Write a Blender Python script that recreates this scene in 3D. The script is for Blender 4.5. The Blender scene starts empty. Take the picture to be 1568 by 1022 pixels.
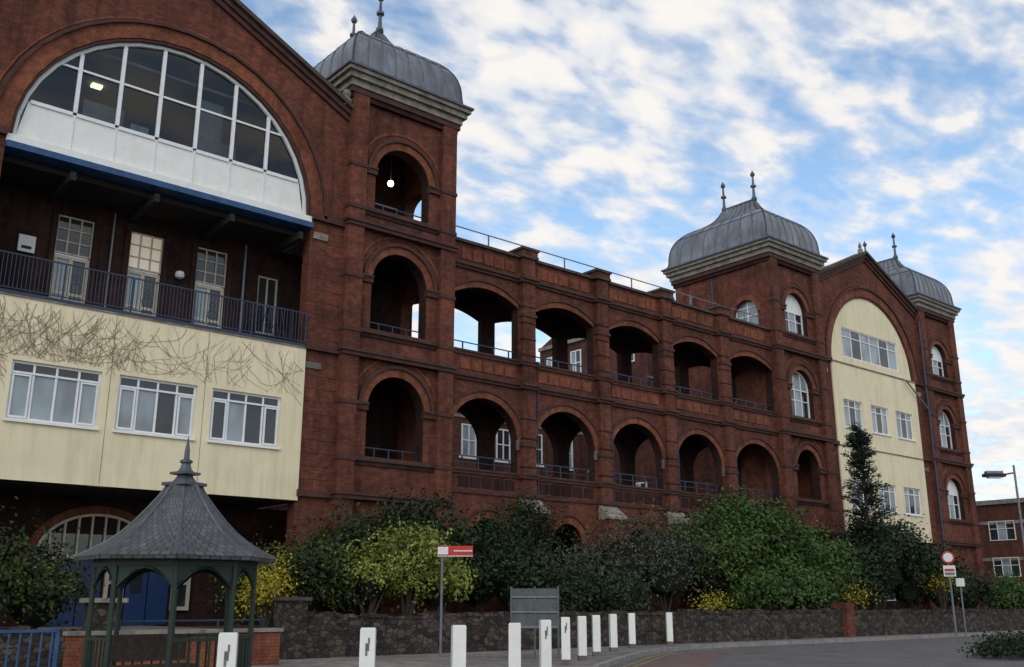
import bpy, math, random
import numpy as np
from mathutils import Vector
random.seed(7); rng=np.random.default_rng(7)
sc=bpy.context.scene
# ------------------------------------------------------------------ materials
def newmat(n):
    m=bpy.data.materials.new(n);m.use_nodes=True;nt=m.node_tree
    return m,nt,nt.nodes["Principled BSDF"]
def N(nt,t,**k):
    n=nt.nodes.new(t)
    for a,b in k.items(): setattr(n,a,b)
    return n
def ramp(nt,src,stops):
    r=N(nt,"ShaderNodeValToRGB");e=r.color_ramp.elements
    while len(e)>1: e.remove(e[-1])
    e[0].position=stops[0][0];e[0].color=(*stops[0][1],1)
    for p,c in stops[1:]:
        x=e.new(p);x.color=(*c,1)
    nt.links.new(src,r.inputs[0]);return r.outputs[0]
def noise(nt,vec,scale,detail=4,rough=.55,dist=0):
    n=N(nt,"ShaderNodeTexNoise");n.inputs["Scale"].default_value=scale;n.inputs["Detail"].default_value=detail
    n.inputs["Roughness"].default_value=rough;n.inputs["Distortion"].default_value=dist
    if vec is not None: nt.links.new(vec,n.inputs["Vector"])
    return n.outputs["Fac"]
def mixc(nt,f,a,b,mode='MIX'):
    n=N(nt,"ShaderNodeMix",data_type='RGBA',blend_type=mode)
    for s,i in ((f,0),(a,6),(b,7)):
        if hasattr(s,"links"): nt.links.new(s,n.inputs[i])
        elif i==0: n.inputs[0].default_value=s
        else: n.inputs[i].default_value=(*s,1)
    return n.outputs[2]
def mapv(nt,scale,loc=(0,0,0)):
    tc=N(nt,"ShaderNodeTexCoord");mp=N(nt,"ShaderNodeMapping");mp.inputs["Scale"].default_value=scale;mp.inputs["Location"].default_value=loc
    nt.links.new(tc.outputs["Object"],mp.inputs["Vector"]);return mp.outputs[0]
def wallvec(nt):
    tc=N(nt,"ShaderNodeTexCoord");sp=N(nt,"ShaderNodeSeparateXYZ");nt.links.new(tc.outputs["Object"],sp.inputs[0])
    a=N(nt,"ShaderNodeMath",operation='ADD');nt.links.new(sp.outputs[0],a.inputs[0]);nt.links.new(sp.outputs[1],a.inputs[1])
    c=N(nt,"ShaderNodeCombineXYZ");nt.links.new(a.outputs[0],c.inputs[0]);nt.links.new(sp.outputs[2],c.inputs[1]);return c.outputs[0]
def bump(nt,bsdf,h,s,d=.02):
    b=N(nt,"ShaderNodeBump");b.inputs["Strength"].default_value=s;b.inputs["Distance"].default_value=d
    nt.links.new(h,b.inputs["Height"]);nt.links.new(b.outputs[0],bsdf.inputs["Normal"])
def brick(name,c1,c2,mort,bw=.225,rh=.075,dirt=.6,msize=.009):
    m,nt,b=newmat(name);v=wallvec(nt)
    t=N(nt,"ShaderNodeTexBrick");t.inputs["Scale"].default_value=1;t.inputs["Brick Width"].default_value=bw;t.inputs["Row Height"].default_value=rh
    t.inputs["Mortar Size"].default_value=msize;t.inputs["Color1"].default_value=(*c1,1);t.inputs["Color2"].default_value=(*c2,1);t.inputs["Mortar"].default_value=(*mort,1)
    t.inputs["Bias"].default_value=-.1;nt.links.new(v,t.inputs["Vector"])
    o=mapv(nt,(1,1,1));n1=noise(nt,o,.42,6,.62,.5);n2=noise(nt,mapv(nt,(2.2,2.2,.22)),1.0,5,.65)
    n3=noise(nt,o,4.2,3)
    f1=ramp(nt,n1,[(.33,(dirt,dirt*.97,dirt*.98)),(.5,(.95,.95,.95)),(.66,(1.25,1.18,1.1))])
    c=mixc(nt,1,t.outputs[0],f1,'MULTIPLY')
    f2=ramp(nt,n2,[(.32,(.5,.49,.52)),(.52,(1.08,1.05,1.05))]);c=mixc(nt,.8,c,f2,'MULTIPLY')
    f3=ramp(nt,n3,[(.3,(.62,.62,.64)),(.7,(1.38,1.3,1.28))]);c=mixc(nt,.75,c,f3,'MULTIPLY')
    n5=noise(nt,mapv(nt,(1,1,.6),(5,3,9)),1.7,6,.7);sf=ramp(nt,n5,[(.62,(0,0,0)),(.74,(.25,.25,.25))]);c=mixc(nt,sf,c,(.16,.105,.08))
    nt.links.new(c,b.inputs["Base Color"]);b.inputs["Roughness"].default_value=.88;b.inputs["Specular IOR Level"].default_value=.2
    iv=N(nt,"ShaderNodeMath",operation='SUBTRACT');iv.inputs[0].default_value=1;nt.links.new(t.outputs["Fac"],iv.inputs[1])
    bump(nt,b,iv.outputs[0],.5,.01);return m
def plain(name,col,rough=.6,var=.25,sc_=3,metal=0,spec=.4,streak=0,bmp=.15):
    m,nt,b=newmat(name);o=mapv(nt,(1,1,1));n=noise(nt,o,sc_,6,.6,.3)
    k=1-var;c=ramp(nt,n,[(.3,tuple(x*k for x in col)),(.7,tuple(min(1,x*(1+var*.35)) for x in col))])
    if streak:
        n2=noise(nt,mapv(nt,(3,3,.22)),1.2,5,.7);f=ramp(nt,n2,[(.32,(.55,.5,.42)),(.55,(1,1,1))]);c=mixc(nt,streak,c,f,'MULTIPLY')
    nt.links.new(c,b.inputs["Base Color"]);b.inputs["Roughness"].default_value=rough;b.inputs["Metallic"].default_value=metal
    b.inputs["Specular IOR Level"].default_value=spec
    if bmp: bump(nt,b,noise(nt,o,sc_*8,3),bmp,.01)
    return m
BR=brick("red_brick",(.170,.055,.033),(.105,.035,.023),(.07,.047,.038))
BRD=brick("dark_and_shaded_brick",(.042,.018,.014),(.028,.013,.011),(.03,.022,.02))  # dark brick courses; reveals and interior walls have their shade put into this colour
WBR=brick("ward_brick",(.11,.04,.028),(.08,.03,.022),(.07,.05,.045))
RUB=brick("rubbed_brick",(.25,.080,.042),(.19,.060,.033),(.10,.06,.04),bw=.11,dirt=.7)
MOLD=plain("moulded_terracotta",(.075,.031,.023),.8,.5,3)
STONE=plain("weathered_stone",(.27,.24,.205),.8,.5,3,streak=.7)
COPE=plain("dark_coping",(.075,.055,.046),.8,.45,3,streak=.5)
CREAM=plain("cream_render",(.80,.70,.49),.8,.10,.8,streak=.32,bmp=.1)
WHITE=plain("white_paint",(.80,.80,.77),.45,.08,3,streak=.08,bmp=0)
FRAME=plain("white_window_frame",(.76,.78,.80),.35,.1,5,bmp=0)
CDOOR=plain("cream_door_paint",(.52,.47,.38),.5,.2,5,bmp=0)
BLUE=plain("blue_paint",(.022,.085,.22),.5,.35,4,bmp=0,streak=.4)
BLUED=plain("blue_door_paint",(.014,.04,.13),.4,.15,4,bmp=0)
RAIL=plain("dark_blue_rail",(.020,.036,.075),.4,.2,5,bmp=0)
GREY=plain("grey_metal",(.17,.19,.21),.45,.3,5,bmp=0,metal=.3)
PIPE=plain("faded_blue_pipe",(.035,.06,.12),.5,.3,5,bmp=0)
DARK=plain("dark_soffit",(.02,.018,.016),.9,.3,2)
CONC=plain("concrete",(.15,.135,.12),.85,.35,3,streak=.4)
SLATE=plain("slate_roof",(.06,.065,.075),.6,.35,6)
GREEN=plain("green_paint",(.010,.026,.018),.45,.3,6,bmp=0)
ASPH=plain("asphalt",(.125,.117,.115),.9,.35,.9,bmp=.5)
ASPHR=plain("red_anti_skid_asphalt",(.16,.10,.09),.9,.4,1.5,bmp=.5)
PAVE=brick("paving_slabs",(.22,.205,.19),(.17,.16,.15),(.08,.08,.08),bw=.9,rh=.6,dirt=.7,msize=.012)
KERB=plain("kerb_stone",(.26,.25,.24),.85,.35,4)
YEL=plain("yellow_line_paint",(.33,.25,.06),.7,.45,8)
SOIL=plain("soil",(.045,.032,.022),.95,.4,3,bmp=.6)
RED=plain("red_sign_paint",(.5,.02,.02),.4,.1,4,bmp=0)
SIGNW=plain("sign_white",(.7,.7,.7),.4,.1,4,bmp=0)
BARK=plain("bark",(.06,.045,.035),.95,.5,10)
BLACK=plain("black_rubber",(.02,.02,.02),.8,.2,5,bmp=0)
ROOM=plain("room_wall",(.26,.25,.24),.9,.2,1,bmp=0)
def glass(name,col,rough=.05,blotch=.5):
    m,nt,b=newmat(name);n=noise(nt,mapv(nt,(1,1,.6)),.9,2);c=ramp(nt,n,[(.35,tuple(x*(1-blotch) for x in col)),(.65,col)])
    nt.links.new(c,b.inputs["Base Color"]);b.inputs["Roughness"].default_value=rough;b.inputs["Specular IOR Level"].default_value=.7
    bump(nt,b,noise(nt,mapv(nt,(1,1,1)),1.3,2),.06,.05);return m
GL=glass("window_glass",(.035,.04,.045));GLC=glass("curtained_glass",(.32,.37,.41),.12,.45)
def seeglass():
    m,nt,b=newmat("clear_glass");nt.nodes.remove(b);o=nt.nodes["Material Output"]
    t=N(nt,"ShaderNodeBsdfTransparent");t.inputs[0].default_value=(.70,.8,.85,1);g=N(nt,"ShaderNodeBsdfGlossy");g.inputs["Roughness"].default_value=.03
    f=N(nt,"ShaderNodeFresnel");f.inputs[0].default_value=1.6;mx=N(nt,"ShaderNodeMixShader")
    nt.links.new(f.outputs[0],mx.inputs[0]);nt.links.new(t.outputs[0],mx.inputs[1]);nt.links.new(g.outputs[0],mx.inputs[2]);nt.links.new(mx.outputs[0],o.inputs[0]);return m
SEE=seeglass()
def emit(name,col,s):
    m,nt,b=newmat(name);b.inputs["Emission Color"].default_value=(*col,1);b.inputs["Emission Strength"].default_value=s;return m
LAMP=emit("lit_lamp",(1,.72,.38),9);LAMPG=emit("lit_ceiling_panel",(.95,.95,.6),1.6);LAMPY=emit("warm_lit_glass",(1,.62,.25),.16)
def leadmat():
    m,nt,b=newmat("lead_sheet");n=noise(nt,mapv(nt,(1,1,.5)),1.1,6,.6,.3);c=ramp(nt,n,[(.3,(.10,.11,.13)),(.7,(.24,.26,.29))])
    n2=noise(nt,mapv(nt,(4,4,.5)),1,4,.7);c=mixc(nt,.6,c,ramp(nt,n2,[(.35,(.55,.56,.6)),(.6,(1.15,1.15,1.15))]),'MULTIPLY')
    nt.links.new(c,b.inputs["Base Color"]);b.inputs["Metallic"].default_value=.4;b.inputs["Roughness"].default_value=.42
    bump(nt,b,noise(nt,mapv(nt,(1,1,1)),3,3),.25,.04);return m
LEAD=leadmat();LEADR=plain("lead_roll",(.10,.11,.13),.5,.3,4,metal=.4,bmp=0)
def rubble():
    m,nt,b=newmat("rubble_stone");o=mapv(nt,(1,1,1.5))
    v=N(nt,"ShaderNodeTexVoronoi");v.inputs["Scale"].default_value=5;nt.links.new(o,v.inputs["Vector"])
    v2=N(nt,"ShaderNodeTexVoronoi",feature='DISTANCE_TO_EDGE');v2.inputs["Scale"].default_value=5;nt.links.new(o,v2.inputs["Vector"])
    s=N(nt,"ShaderNodeSeparateColor");nt.links.new(v.outputs["Color"],s.inputs[0])
    c=ramp(nt,s.outputs[0],[(0,(.018,.016,.015)),(.4,(.045,.036,.031)),(.75,(.10,.078,.062)),(1,(.03,.027,.025))])
    e=ramp(nt,v2.outputs["Distance"],[(.02,(.45,.45,.45)),(.09,(1,1,1))]);c=mixc(nt,1,c,e,'MULTIPLY')
    c=mixc(nt,.8,c,ramp(nt,noise(nt,mapv(nt,(1,1,1)),2.5,5),[(.3,(.4,.43,.38)),(.7,(1.35,1.25,1.2))]),'MULTIPLY')
    nt.links.new(c,b.inputs["Base Color"]);b.inputs["Roughness"].default_value=.95;bump(nt,b,e,.9,.05);return m
RUBBLE=rubble()
def leafmat(name,a,b_,tips=None,tipth=.62):
    m,nt,b=newmat(name);o=mapv(nt,(1,1,1))
    n1=noise(nt,o,1.1,3);n2=noise(nt,o,14,2,.6)
    c=ramp(nt,n1,[(.35,a),(.62,b_)]);c2=ramp(nt,n2,[(.35,(.4,.45,.45)),(.5,(1,1,1)),(.68,(1.8,1.7,1.3))]);c=mixc(nt,1,c,c2,'MULTIPLY')
    if tips: c=mixc(nt,ramp(nt,noise(nt,o,1.9,3,.7),[(tipth,(0,0,0)),(tipth+.07,(1,1,1))]),c,tips)
    nt.links.new(c,b.inputs["Base Color"]);b.inputs["Roughness"].default_value=.6;b.inputs["Specular IOR Level"].default_value=.25
    return m
# ------------------------------------------------------------------ mesh builder
def empty(n,loc=(0,0,0)):
    e=bpy.data.objects.new(n,None);sc.collection.objects.link(e);return e
class B:
    def __init__(s,name,parent=None): s.n=name;s.p=parent;s.v=[];s.f=[];s.mi=[];s.mats=[]
    def M(s,m):
        if m not in s.mats: s.mats.append(m)
        return s.mats.index(m)
    def face(s,pts,m):
        i=len(s.v);s.v+= [tuple(p) for p in pts];s.f.append(tuple(range(i,i+len(pts))));s.mi.append(s.M(m))
    def box(s,x0,x1,y0,y1,z0,z1,m):
        i=len(s.v);s.v+=[(x,y,z) for z in (z0,z1) for y in (y0,y1) for x in (x0,x1)]
        for q in ((0,2,3,1),(4,5,7,6),(0,1,5,4),(2,6,7,3),(0,4,6,2),(1,3,7,5)):
            s.f.append(tuple(i+a for a in q));s.mi.append(s.M(m))
    def obox(s,c,ax,l,w,z0,z1,m):
        d=Vector((math.cos(ax),math.sin(ax)));n=Vector((-d.y,d.x));i=len(s.v)
        for z in (z0,z1):
            for a,b in ((-1,-1),(1,-1),(1,1),(-1,1)):
                p=Vector(c[:2])+d*(a*l/2)+n*(b*w/2);s.v.append((p.x,p.y,z))
        for q in ((0,3,2,1),(4,5,6,7),(0,1,5,4),(1,2,6,5),(2,3,7,6),(3,0,4,7)):
            s.f.append(tuple(i+a for a in q));s.mi.append(s.M(m))
    def tube(s,p,q,r0,r1,m,n=8):
        p=Vector(p);q=Vector(q);d=(q-p).normalized();a=d.orthogonal().normalized();b=d.cross(a);i=len(s.v)
        for c,r in ((p,r0),(q,r1)):
            for k in range(n):
                t=2*math.pi*k/n;w=c+a*(r*math.cos(t))+b*(r*math.sin(t));s.v.append(tuple(w))
        for k in range(n):
            s.f.append((i+k,i+(k+1)%n,i+n+(k+1)%n,i+n+k));s.mi.append(s.M(m))
        s.f.append(tuple(i+k for k in range(n))[::-1]);s.mi.append(s.M(m));s.f.append(tuple(i+n+k for k in range(n)));s.mi.append(s.M(m))
    def lathe(s,c,prof,m,n=12):
        i=len(s.v);L=len(prof)
        for r,z in prof:
            for k in range(n):
                t=2*math.pi*(k+.5)/n;s.v.append((c[0]+r*math.cos(t),c[1]+r*math.sin(t),c[2]+z))
        for j in range(L-1):
            for k in range(n):
                s.f.append((i+j*n+k,i+j*n+(k+1)%n,i+(j+1)*n+(k+1)%n,i+(j+1)*n+k));s.mi.append(s.M(m))
    def done(s):
        me=bpy.data.meshes.new(s.n);me.from_pydata(s.v,[],s.f)
        for m in s.mats: me.materials.append(m)
        me.polygons.foreach_set("material_index",s.mi)
        me.update();o=bpy.data.objects.new(s.n,me);sc.collection.objects.link(o)
        if s.p: o.parent=s.p
        return o
FR=lambda u,w,z:(u,w,z)
def curve(op,n=20,sub=False):
    a,b,si,sp,ri=op[:5];seg=len(op)>5;c=(a+b)/2;h=(b-a)/2
    if ri==0: return [(a+(b-a)*k/n,sp) for k in range(n+1)] if sub else [(a,sp),(b,sp)]
    if seg: return [(a+(b-a)*k/n, sp+ri*(1-(2*k/n-1)**2)) for k in range(n+1)]
    return [(c-h*math.cos(math.pi*k/n), sp+ri*math.sin(math.pi*k/n)) for k in range(n+1)]
def wall(b,u0,u1,zb,zt,ops,w0,w1,m,P=FR,mr=None,nsub=6):
    mr=mr or m;zf=zt if callable(zt) else (lambda u:zt)
    def q(p): b.face([P(*x) for x in p],m)
    def solid(a,c,z0a,z0c,za,zc):
        for w in (w0,w1): q([(a,w,z0a),(c,w,z0c),(c,w,zc),(a,w,za)])
    def plainseg(a,c):
        n=1 if not callable(zt) else nsub
        for k in range(n):
            x=a+(c-a)*k/n;y=a+(c-a)*(k+1)/n;solid(x,y,zb,zb,zf(x),zf(y));q([(x,w0,zf(x)),(y,w0,zf(y)),(y,w1,zf(y)),(x,w1,zf(x))]);q([(x,w0,zb),(y,w0,zb),(y,w1,zb),(x,w1,zb)])
    cur=u0
    for op in sorted(ops):
        a,c,si=op[:3]
        if a>cur: plainseg(cur,a)
        cv=curve(op,sub=callable(zt))
        for (x,z),(y,zz) in zip(cv,cv[1:]):
            solid(x,y,z,zz,zf(x),zf(y));q([(x,w0,zf(x)),(y,w0,zf(y)),(y,w1,zf(y)),(x,w1,zf(x))])
            b.face([P(*p) for p in [(x,w0,z),(y,w0,zz),(y,w1,zz),(x,w1,z)]],mr)
        if si>zb:
            solid(a,c,zb,zb,si,si);q([(a,w0,si),(c,w0,si),(c,w1,si),(a,w1,si)])
        for x,z in (cv[0],cv[-1]):
            b.face([P(*p) for p in [(x,w0,si),(x,w1,si),(x,w1,z),(x,w0,z)]],mr)
        cur=c
    if cur<u1: plainseg(cur,u1)
    q([(u0,w0,zb),(u0,w1,zb),(u0,w1,zf(u0)),(u0,w0,zf(u0))]);q([(u1,w0,zb),(u1,w1,zb),(u1,w1,zf(u1)),(u1,w0,zf(u1))])
def ring(b,op,t,y0,y1,m,P=FR,gap=0):
    a,c,si,sp,ri=op[:5];seg=len(op)>5
    I=curve((a-gap,c+gap,si,sp,ri+gap,1) if seg else (a-gap,c+gap,si,sp,ri+gap));O=curve((a-t-gap,c+t+gap,si,sp,ri+t+gap))
    if seg: O=[(x,z+t) for x,z in I]
    for k in range(len(I)-1):
        i0,i1,o0,o1=I[k],I[k+1],O[k],O[k+1]
        b.face([P(i0[0],y0,i0[1]),P(i1[0],y0,i1[1]),P(o1[0],y0,o1[1]),P(o0[0],y0,o0[1])],m)
        b.face([P(o0[0],y0,o0[1]),P(o1[0],y0,o1[1]),P(o1[0],y1,o1[1]),P(o0[0],y1,o0[1])],m)
        b.face([P(i0[0],y0,i0[1]),P(i1[0],y0,i1[1]),P(i1[0],y1,i1[1]),P(i0[0],y1,i0[1])],m)
    for i0,o0 in ((I[0],O[0]),(I[-1],O[-1])):
        b.face([P(i0[0],y0,i0[1]),P(o0[0],y0,o0[1]),P(o0[0],y1,o0[1]),P(i0[0],y1,i0[1])],m)
def win(b,x0,x1,z0,z1,y,cols=2,trans=(),mf=None,mg=None,fw=.06,P=None):
    mf=mf or FRAME;mg=mg or GL
    def bx(a,c,d,e,f,g,m):
        if P is None: b.box(a,c,d,e,f,g,m)
        else:
            p=P(a,d,f);q=P(c,e,g);b.box(min(p[0],q[0]),max(p[0],q[0]),min(p[1],q[1]),max(p[1],q[1]),f,g,m)
    for a in (x0,x1-fw): bx(a,a+fw,y,y+.1,z0,z1,mf)
    for z in (z0,z1-fw): bx(x0+fw,x1-fw,y+.004,y+.1,z,z+fw,mf)
    W=(x1-x0)/cols
    for k in range(1,cols): bx(x0+k*W-fw*.45,x0+k*W+fw*.45,y+.008,y+.09,z0+fw,z1-fw,mf)
    for t in trans: bx(x0+fw,x1-fw,y+.012,y+.085,z0+(z1-z0)*t-fw*.4,z0+(z1-z0)*t+fw*.4,mf)
    mgs=mg if isinstance(mg,(list,tuple)) else [mg]
    for k in range(cols):
        g=mgs[k%len(mgs)];bx(x0+k*W+.01,x0+(k+1)*W-.01,y+.05,y+.06,z0+.02,z1-.02,g)
def railing(b,x0,x1,y,z0,z1,sp,m,r=.012,posts=2.0,mid=False):
    b.box(x0,x1,y-.02,y+.02,z1-.04,z1,m)
    if sp:
        b.box(x0,x1,y-.015,y+.015,z0+.08,z0+.11,m)
        n=int((x1-x0)/sp)
        for k in range(n): x=x0+sp*(k+.5);b.box(x-r,x+r,y-r,y+r,z0+.11,z1-.04,m)
    if mid: b.box(x0,x1,y-.012,y+.012,(z0+z1)/2-.012,(z0+z1)/2+.012,m)
    x=x0
    while x<=x1+.01: b.box(x-.022,x+.022,y-.024,y+.024,z0,z1-.04,m);x+=posts
# ------------------------------------------------------------------ hospital
H=empty("brick_hospital_building")
def dome(x0,x1,y0,y1,z,h,parent):
    b=B("lead_dome",parent);cx,cy=(x0+x1)/2,(y0+y1)/2;hx,hy=(x1-x0)/2,(y1-y0)/2;rx,ry=.10,1.1
    prof=[(0,0),(.05,.02),(.085,.06),(.095,.13),(.10,.20),(.115,.28),(.145,.36),(.19,.435),(.25,.50),(.33,.56),(.42,.61),(.52,.65),(.62,.685),(.71,.725),(.79,.77),(.86,.825),(.92,.89),(.96,.95),(1,1)]
    lev=[(hx+(rx-hx)*t,hy+(ry-hy)*t,z+h*k) for t,k in prof]
    NS=8
    for (ax,ay,az),(bx_,by,bz) in zip(lev,lev[1:]):
        for s in (-1,1):
            b.face([(cx-ax,cy+s*ay,az),(cx+ax,cy+s*ay,az),(cx+bx_,cy+s*by,bz),(cx-bx_,cy+s*by,bz)],LEAD)
            b.face([(cx+s*ax,cy-ay,az),(cx+s*ax,cy+ay,az),(cx+s*bx_,cy+by,bz),(cx+s*bx_,cy-by,bz)],LEAD)
        for k in range(NS+1):
            u=-1+2*k/NS
            for s in (-1,1):
                b.tube((cx+u*ax,cy+s*ay,az),(cx+u*bx_,cy+s*by,bz),.04,.04,LEADR,5)
                b.tube((cx+s*ax,cy+u*ay,az),(cx+s*bx_,cy+u*by,bz),.04,.04,LEADR,5)
    for k in (8,12):
        ax,ay,az=lev[k]
        for s in (-1,1):
            b.tube((cx-ax,cy+s*ay,az),(cx+ax,cy+s*ay,az),.03,.03,LEADR,5);b.tube((cx+s*ax,cy-ay,az),(cx+s*ax,cy+ay,az),.03,.03,LEADR,5)
    b.box(cx-.14,cx+.14,cy-ry-.1,cy+ry+.1,z+h-.03,z+h+.07,LEADR)
    for s in (-1,1):
        b.lathe((cx,cy+s*ry,z+h+.05),[(.16,0),(.16,.12),(.09,.2),(.07,.75),(.17,.8),(.17,.9),(.07,.95),(.055,1.45),(.12,1.52),(.15,1.62),(.1,1.72),(.02,1.85),(0,1.95)],LEADR,10)
    b.done()
def tower(x0,w,ztop,ops,infill,depth=6.4,side=False,zs=15.1):
    x1=x0+w;T=empty("tower");T.parent=H;y0=-.15;b=B("tower_walls",T)
    rows=[(.3,10.2),(10.2,zs),(zs,ztop-.9)]
    for (za,zb),op in zip(rows,ops):
        wall(b,x0,x1,za,zb,[op],y0,y0+.5,BR,mr=BRD)
        for xx in (x0,x1-.5):
            so=[(1.0,2.57,op[2],op[3],.6)] if xx>x0 and not infill[2] and za>5 else []
            if side and xx==x0 and za==zs: so=[(.7,2.3,op[2],17.0,.8)]
            wall(b,y0+.5,depth-.5,za,zb,so,xx,xx+.5,BR,P=lambda u,ww,z:(ww,u,z))
        wall(b,x0,x1,za,zb,[],depth-.5,depth,BR)
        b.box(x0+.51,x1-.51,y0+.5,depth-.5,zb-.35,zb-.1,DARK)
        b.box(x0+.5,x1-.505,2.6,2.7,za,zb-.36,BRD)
        b.box(x0+.501,x0+.53,y0+.5,2.6,za,zb-.36,BRD)  # thin dark lining, shade inside the tower put into its colour
    for op in ops:
        ring(b,op,.30,y0-.06,y0,RUB);ring(b,op,.12,y0-.14,y0,MOLD,gap=.30);ring(b,op,.10,y0+.0-.03,y0,RUB,gap=.62)
        for a,c in ((x0+.62,op[0]+.02),(op[1]-.02,x1-.62)): 
            b.box(a,c,y0-.11,y0+.1,op[3]-.14,op[3]+.06,MOLD);b.box(a,c,y0-.16,y0+.1,op[3]+.06,op[3]+.14,MOLD)
        b.box(x0+.62,x1-.62,y0-.10,y0+.1,op[2]-.16,op[2],MOLD)
        b.box(x0+.62,x1-.62,y0-.05,y0+.1,op[2]-.32,op[2]-.16,BRD)
    for xa in (x0-.06,x1-.62):
        b.box(xa,xa+.68,y0-.22,y0+.06,.3,ztop-.9,BR)
        for z in (6.3,8.3,10.95,13.0,15.7,17.4): b.box(xa-.03,xa+.71,y0-.26,y0+.1,z,z+.14,MOLD)
    for s,xx in ((-1,x0),(1,x1)):
        for ya in (y0+.06,depth-.6): b.box(min(xx,xx+s*.063),max(xx,xx+s*.063),ya,ya+.6,.3,ztop-.9,BR)
    for z in (4.95,10.05,zs-.1):
        b.box(x0-.10,x1+.10,y0-.30,depth,z,z+.14,MOLD);b.box(x0-.16,x1+.16,y0-.36,depth+.02,z+.14,z+.25,MOLD)
    for z,zz,o,m in ((ztop-1.15,ztop-.95,.12,BRD),(ztop-.95,ztop-.72,.2,MOLD),(ztop-.72,ztop-.45,.26,STONE),(ztop-.45,ztop-.22,.40,STONE),(ztop-.22,ztop-.05,.52,STONE),(ztop-.05,ztop+.04,.60,LEADR)):
        b.box(x0-o,x1+o,y0-o-.05,depth+o,z,zz,m)
    b.done()
    dome(x0-.5,x1+.5,y0-.5,depth+.5,ztop+.04,3.75,T)
    for kind,op in zip(infill,ops):
        if not kind: continue
        f=B("tower_window",T);cc=(op[0]+op[1])/2;hh=(op[1]-op[0])/2+.02
        wall(f,op[0]-.02,op[1]+.02,op[2],lambda u:op[3]+op[4]*math.sqrt(max(0,1-((u-cc)/hh)**2)),[(op[0]+.06,op[1]-.06,op[2]+.02,op[3],0)] if kind==1 else [(op[0]+.06,op[1]-.06,op[2]+.02,op[3]+.02,op[4]-.12)],y0+.28,y0+.34,WHITE)
        win(f,op[0]+.06,op[1]-.06,op[2]+.02,op[3],y0+.26,3,(.6,),mg=[GL,GLC,GL])
        if kind==2: 
            f.box(op[0]+.06,op[1]-.06,y0+.335,y0+.345,op[3],op[3]+op[4]-.15,GLC)
            for k in (1,2): xx=op[0]+(op[1]-op[0])*k/3;f.box(xx-.03,xx+.03,y0+.29,y0+.33,op[3],op[3]+op[4]*.9,FRAME)
        f.done()
    return T
T1=tower(17.3,4.8,21.35,[(18.45,20.95,6.5,8.3,1.25),(18.45,20.95,11.2,13.1,1.25),(18.45,20.95,15.95,17.45,1.25)],[0,0,0])
T2=tower(43.8,4.6,20.85,[(45.1,47.2,6.8,8.4,1.05),(45.1,47.2,11.2,12.8,1.05),(45.1,47.2,15.9,17.25,1.05)],[0,2,1],side=True,zs=14.8)
T3=tower(60.1,4.6,20.95,[(61.4,63.5,6.6,8.2,1.0),(61.4,63.5,11.1,12.7,1.0),(61.4,63.5,15.9,17.1,1.0)],[1,2,1],zs=14.8)
T0=tower(-.6,4.7,21.35,[(.6,2.9,6.5,8.3,1.15),(.6,2.9,11.2,13.1,1.15),(.6,2.9,15.95,17.45,1.15)],[1,1,1])
b=B("side_window",T2)
win(b,.7,2.3,15.9,17.9,0,2,(.5,.75),mg=[GLC],P=lambda u,w,z:(43.98+w,u,z))
ring(b,(.7,2.3,15.9,17.0,.8),.25,43.74,43.8,RUB,P=lambda u,w,z:(w,u,z))
b.tube((43.65,3.6,15.5),(43.65,3.6,19.4),.045,.045,PIPE);b.tube((43.3,5.2,15.5),(43.6,5.2,19.0),.04,.04,GREY);b.done()
b=B("belfry_lamp",T1);b.lathe((20.0,1.2,17.9),[(0,-.13),(.09,-.1),(.13,0),(.09,.1),(0,.13)],LAMP,12);b.tube((20.0,1.2,18.03),(20.0,1.2,19.9),.02,.02,GREY)
b.box(18.9,18.96,.9,.96,15.2,17.4,GREY);b.box(18.9,20.2,.93,.97,16.7,16.75,GREY);b.box(19.2,19.7,1.6,1.9,15.2,16.6,BRD);b.done()
b=B("tower_railings",T1)
for z in (6.5,11.2,15.95): railing(b,18.46,20.94,.25,z,z+.42,0,RAIL,posts=.62)
b.done()
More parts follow.
